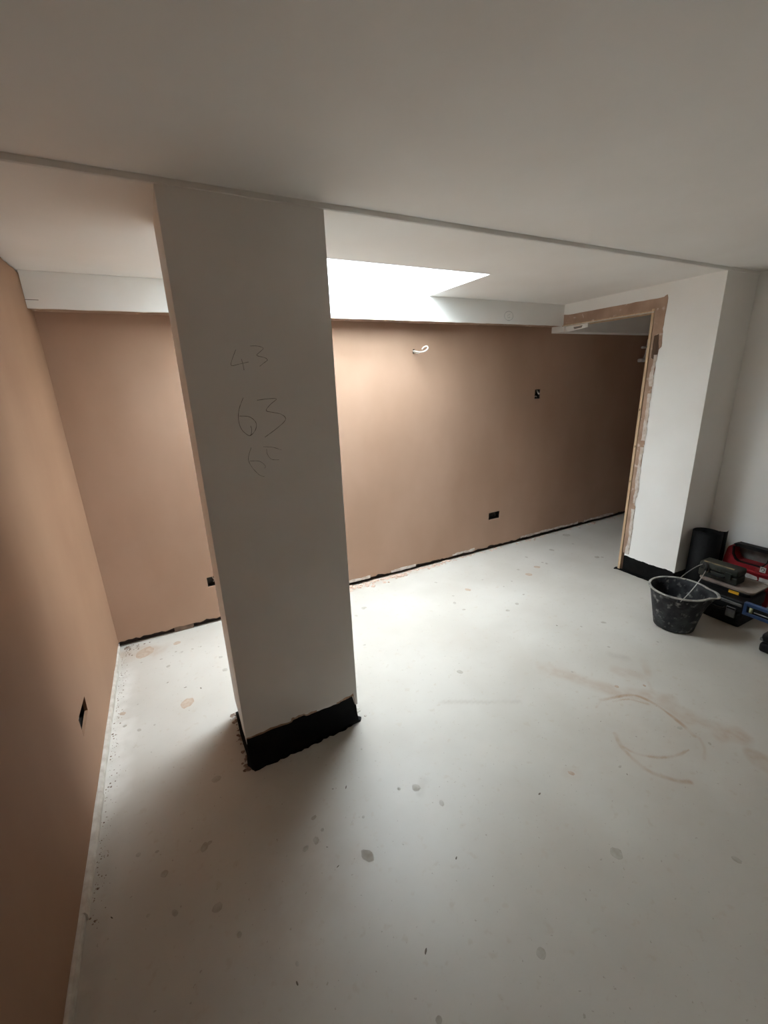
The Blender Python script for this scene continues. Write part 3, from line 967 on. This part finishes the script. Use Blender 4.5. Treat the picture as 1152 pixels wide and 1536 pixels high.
link('rolled_sheet', bm, 'black', rl, smooth=True)
x0, y0 = sp[-1]
fl = [(x0, y0), (x0 + .012, y0 - .022), (x0 + .032, y0 - .032), (x0 + .062, y0 - .026)]
fl = smooth_path([(a, b, 0) for a, b in fl], 6)
bm = bmesh.new()
A = []
for p in fl:
    A.append([bm.verts.new((p.x, p.y + o_, z)) for o_, z in ((0, .001), (0, RH - .005), (.003, RH - .005), (.003, .001))])
for a, b in zip(A, A[1:]):
    for j in range(4):
        bm.faces.new((a[j], a[(j + 1) % 4], b[(j + 1) % 4], b[j]))
bm.faces.new(A[0])
bm.faces.new(A[-1])
link('loose_end', bm, 'black', rl, smooth=True)
tag(rl, 'upright roll of black sheet membrane standing in the right corner', 'roll')


# ------------------------------------------------------------------ big black tool case with grey catches
CX0, CX1, CY0, CY1, CH = 3.075, 3.36, 1.085, 1.385, .185
cs = empty('tool_case', ((CX0 + CX1) / 2, (CY0 + CY1) / 2, 0))
bpy.context.view_layer.update()
boxo('base_shell', (CX0, CX1, CY0, CY1, .0015, .098), 'plastic_black', cs, bevel=.014, seg=3)
boxo('lid', (CX0 - .004, CX1 + .004, CY0 - .004, CY1 + .004, .101, CH), 'plastic_black', cs, bevel=.014, seg=3)
for yy in (CY0 + .055, CY1 - .075):
    o = boxo('catch', (CX0 - .012, CX0 + .004, yy - .026, yy + .026, .060, .130), 'grey_latch', cs, bevel=.004)
    boxo('catch_hinge', (CX0 - .016, CX0 - .008, yy - .022, yy + .022, .118, .128), 'plastic_black', o, bevel=.002)
bm = bmesh.new()
yc = (CY0 + CY1) / 2
tube(bm, smooth_path([(CX0 + .002, yc - .06, .112), (CX0 - .022, yc - .055, .108), (CX0 - .026, yc, .106), (CX0 - .022, yc + .055, .108), (CX0 + .002, yc + .06, .112)]), .009, 10)
link('carry_handle', bm, 'plastic_black', cs, smooth=True)
boxo('grey_strip', (CX0 - .010, CX0 + .0, CY0 + .004, CY0 + .120, .150, .170), 'grey_latch', cs, bevel=.004)
for k in range(4):
    boxo('rib', (CX0 - .003, CX0 + .01, CY0 + .02 + k * .07, CY0 + .03 + k * .07, .012, .055), 'plastic_black', cs, bevel=.003)
tag(cs, 'large black plastic tool case with grey catches on the floor behind bucket', 'tool case')

# dusty board lying on the big case
bm = bmesh.new()
BZ = CH + .001


def round_rect(x0, x1, y0, y1, r, n=5):
    pts = []
    for cx, cy, a0 in ((x1 - r, y1 - r, 0), (x0 + r, y1 - r, 90), (x0 + r, y0 + r, 180), (x1 - r, y0 + r, 270)):
        for i in range(n + 1):
            a = math.radians(a0 + 90 * i / n)
            pts.append((cx + r * math.cos(a), cy + r * math.sin(a)))
    return pts


bm.free()
pb_ = empty('plasterers_board', (3.28, 1.28, BZ))
bpy.context.view_layer.update()
plate('black_underside', [round_rect(3.152, 3.395, 1.095, 1.392, .03)], lambda u, v, w: (u, v, BZ + w), .0205, 'plastic_black', pb_)
boxo('yellow_sticker', (3.1495, 3.1515, 1.148, 1.205, BZ + .001, BZ + .0200), 'yellow', pb_)
BZ += .021
plate('board', [round_rect(3.165, 3.40, 1.085, 1.398, .035)], lambda u, v, w: (u, v, BZ + w), .011, 'board', pb_)
plate('dust_lip', [round_rect(3.160, 3.405, 1.080, 1.402, .038), round_rect(3.172, 3.393, 1.092, 1.390, .03)], lambda u, v, w: (u, v, BZ + .009 + w), .006, 'board', pb_)
tag(pb_, 'dusty grey board with a yellow sticker lying on the black tool case', 'board')

# small dark green case on the board
sx0, sx1, sy0, sy1, sz0, sz1 = 3.190, 3.305, 1.188, 1.418, BZ + .0155, BZ + .122
sc = empty('small_tool_case', ((sx0 + sx1) / 2, (sy0 + sy1) / 2, sz0))
bpy.context.view_layer.update()
zm = (sz0 + sz1) / 2 + .004
boxo('base_shell', (sx0, sx1, sy0, sy1, sz0, zm - .003), 'case_green', sc, bevel=.012, seg=3)
boxo('lid', (sx0 - .002, sx1 + .002, sy0 - .002, sy1 + .002, zm, sz1), 'case_green', sc, bevel=.018, seg=3)
boxo('seam', (sx0 + .004, sx1 - .004, sy0 + .004, sy1 - .004, zm - .004, zm + .001), 'plastic_black', sc)
boxo('dusty_edge', (sx0 + .006, sx0 + .022, sy0 + .03, sy1 - .02, sz1 - .003, sz1 + .0022), 'dust', sc, bevel=.002)
for yy in (sy0 + .05, sy1 - .05):
    boxo('catch', (sx0 - .010, sx0 + .004, yy - .018, yy + .018, zm - .028, zm + .020), 'case_green', sc, bevel=.003)
bm = bmesh.new()
yc = (sy0 + sy1) / 2
tube(bm, smooth_path([(sx0 + .002, yc - .045, zm - .016), (sx0 - .016, yc - .042, zm - .018), (sx0 - .019, yc, zm - .019), (sx0 - .016, yc + .042, zm - .018), (sx0 + .002, yc + .045, zm - .016)]), .007, 8)
link('carry_handle', bm, 'plastic_black', sc, smooth=True)
for k in range(3):
    boxo('rib', (sx0 - .004, sx0 + .004, sy0 + .095 + k * .02, sy0 + .103 + k * .02, zm + .01, sz1 - .022), 'case_green', sc, bevel=.002)
tag(sc, 'small dark green tool case with dusty top edge, lying on the board', 'tool case')

# ------------------------------------------------------------------ red case against the right wall
ry0, ry1, rz1 = 1.10, 1.405, .405
rx0, rx1 = 3.475, 3.615
rc = empty('red_power_tool_case', ((rx0 + rx1) / 2, (ry0 + ry1) / 2, 0))
bpy.context.view_layer.update()
ym = (ry0 + ry1) / 2
outl = [(ry0 + .02, .002), (ry1 - .02, .002), (ry1, .02), (ry1, .25), (ry1 - .004, .30), (ry1 - .012, .365), (ry1 - .020, .385), (ry1 - .034, .396),
        (ym + .110, .392), (ym + .104, .335), (ym + .082, .300), (ym + .064, .290), (ym - .064, .290), (ym - .082, .300), (ym - .104, .335), (ym - .110, .392),
        (ry0 + .034, .396), (ry0 + .020, .385), (ry0 + .012, .365), (ry0 + .004, .30), (ry0, .25), (ry0, .02)]
o = plate('shell', [outl], lambda u, v, w: (rx1 - w, u, v), rx1 - rx0, 'red', rc)
bv = o.modifiers.new('soft_edges', 'BEVEL')
bv.width = .007
bv.segments = 2
bv.limit_method = 'ANGLE'
bv.angle_limit = math.radians(30)
gp = [(ym + .122, .372), (ym + .122, .398), (ym + .10, .408), (ym - .10, .408), (ym - .122, .398), (ym - .122, .372), (ym - .10, .384), (ym + .10, .384)]
o = plate('grip', [gp], lambda u, v, w: (rx1 - .045 - w, u, v), .055, 'plastic_black', rc)
hole = outl[8:16]
inner = [(ym + (u - ym) * .93, .345 + (v - .345) * .90) for u, v in hole]
plate('handle_surround', [hole + inner[::-1]], lambda u, v, w: (rx0 + .02 - w, u, v), .022, 'plastic_black', rc)
boxo('handle_well', (rx1 - .035, rx1 - .010, ym - .115, ym + .115, .284, .380), 'grey_latch', rc, bevel=.004)
boxo('ridge', (rx0 - .012, rx0 + .01, ry0 + .01, ry1 - .004, .236, .256), 'red', rc, bevel=.006)
boxo('lower_ridge', (rx0 - .010, rx0 + .01, ry0 + .01, ry1 - .004, .130, .146), 'red', rc, bevel=.005)
s1 = boxo('white_label', (rx0 - .0025, rx0 + .002, 1.150, 1.182, .262, .300), 'sticker', rc)
bm = bmesh.new()
tube(bm, smooth_path([(rx0 - .0028, 1.166 + .009 * math.cos(a), .281 + .011 * math.sin(a)) for a in [i * .7 for i in range(8)]]), .002, 5)
link('label_mark', bm, 'ink', s1)
plate('torn_sticker', [[(1.285, .222), (1.24, .226), (1.19, .219), (1.182, .200), (1.20, .189), (1.225, .196), (1.24, .180), (1.27, .186)]], lambda u, v, w: (rx0 + .001 - w, u, v), .0025, 'sticker', rc)
boxo('paper_sticker', (rx0 - .0025, rx0 + .002, 1.115, 1.175, .170, .222), 'sticker', rc)
for yy in (ry1 - .07, ry0 + .07):
    boxo('catch', (rx0 - .016, rx0 + .004, yy - .03, yy + .03, .05, .12), 'plastic_black', rc, bevel=.004)
tag(rc, 'red plastic power tool case with black grip standing against right wall', 'tool case')

# ------------------------------------------------------------------ black box at the edge of the view and blue level
kx0, kx1, ky0, ky1, kz = 2.90, 3.33, .46, .912, .122
kb = empty('black_tool_tray', ((kx0 + kx1) / 2, (ky0 + ky1) / 2, 0))
bpy.context.view_layer.update()
boxo('base_shell', (kx0, kx1, ky0, ky1, .0015, .062), 'plastic_black', kb, bevel=.024, seg=4)
boxo('lid', (kx0 + .002, kx1 - .002, ky0 + .002, ky1 - .002, .064, kz), 'plastic_black', kb, bevel=.022, seg=4)
for yy in (ky1 - .09, ky0 + .09):
    boxo('catch', (kx0 - .008, kx0 + .01, yy - .03, yy + .03, .045, .088), 'grey_latch', kb, bevel=.004)
boxo('grey_corner', (kx0 + .004, kx0 + .05, ky1 - .06, ky1 + .003, .07, .09), 'grey_latch', kb, bevel=.006)
tag(kb, 'black plastic case cut off by the right edge, under blue level', 'tool case')

lx0, lx1, ly0, ly1, lz0, lz1 = 3.040, 3.070, .42, 1.071, kz + .001, kz + .084
lv = empty('spirit_level', (lx0, (ly0 + ly1) / 2, lz0))
bpy.context.view_layer.update()
hol = [rect(.90, 1.052, lz0 + .020, lz1 - .020), rect(.66, .84, lz0 + .02, lz1 - .02), rect(.45, .60, lz0 + .02, lz1 - .02)]
o = plate('frame', [rect(ly0, ly1, lz0, lz1)] + hol, lambda u, v, w: (lx0 + w, u, v), lx1 - lx0, 'blue', lv)
bv = o.modifiers.new('soft_edges', 'BEVEL')
bv.width = .002
bv.segments = 1
bv.limit_method = 'ANGLE'
boxo('back_web', (lx0 + .010, lx0 + .016, ly0 + .01, ly1 - .01, lz0 + .01, lz1 - .01), 'plastic_black', lv)
zc = (lz0 + lz1) / 2
tubeo('vial', [(lx0 + .006, 1.032, zc - .016), (lx0 + .006, 1.032, zc + .016)], .009, 'vial', lv, seg=12)
tubeo('vial_holder', [(lx0 + .006, 1.015, zc - .006), (lx0 + .006, .91, zc - .006)], .0035, 'wire', lv)
tag(lv, 'blue spirit level with vial windows, by the black tool case', 'spirit level')

# ------------------------------------------------------------------ pipe stubs beyond the doorway
pp = empty('pipe_stub', (4.62, YB, 1.7))
bpy.context.view_layer.update()
tubeo('riser', smooth_path([(4.655, YB - .05, 1.93), (4.645, YB - .055, 1.86), (4.63, YB - .055, 1.78), (4.60, YB - .05, 1.71)]), .013, 'pipe', pp)
tubeo('upper_stub', [(4.645, YB - .055, 1.855), (4.53, YB - .07, 1.848)], .012, 'pipe', pp)
tubeo('lower_stub', [(4.61, YB - .05, 1.73), (4.535, YB - .07, 1.722)], .015, 'pipe', pp)
tubeo('wall_clip', [(4.605, YB + .01, 1.725), (4.605, YB - .07, 1.725)], .018, 'pipe', pp)
tag(pp, 'pale branching pipe stubs on the wall beyond the doorway', 'pipe')
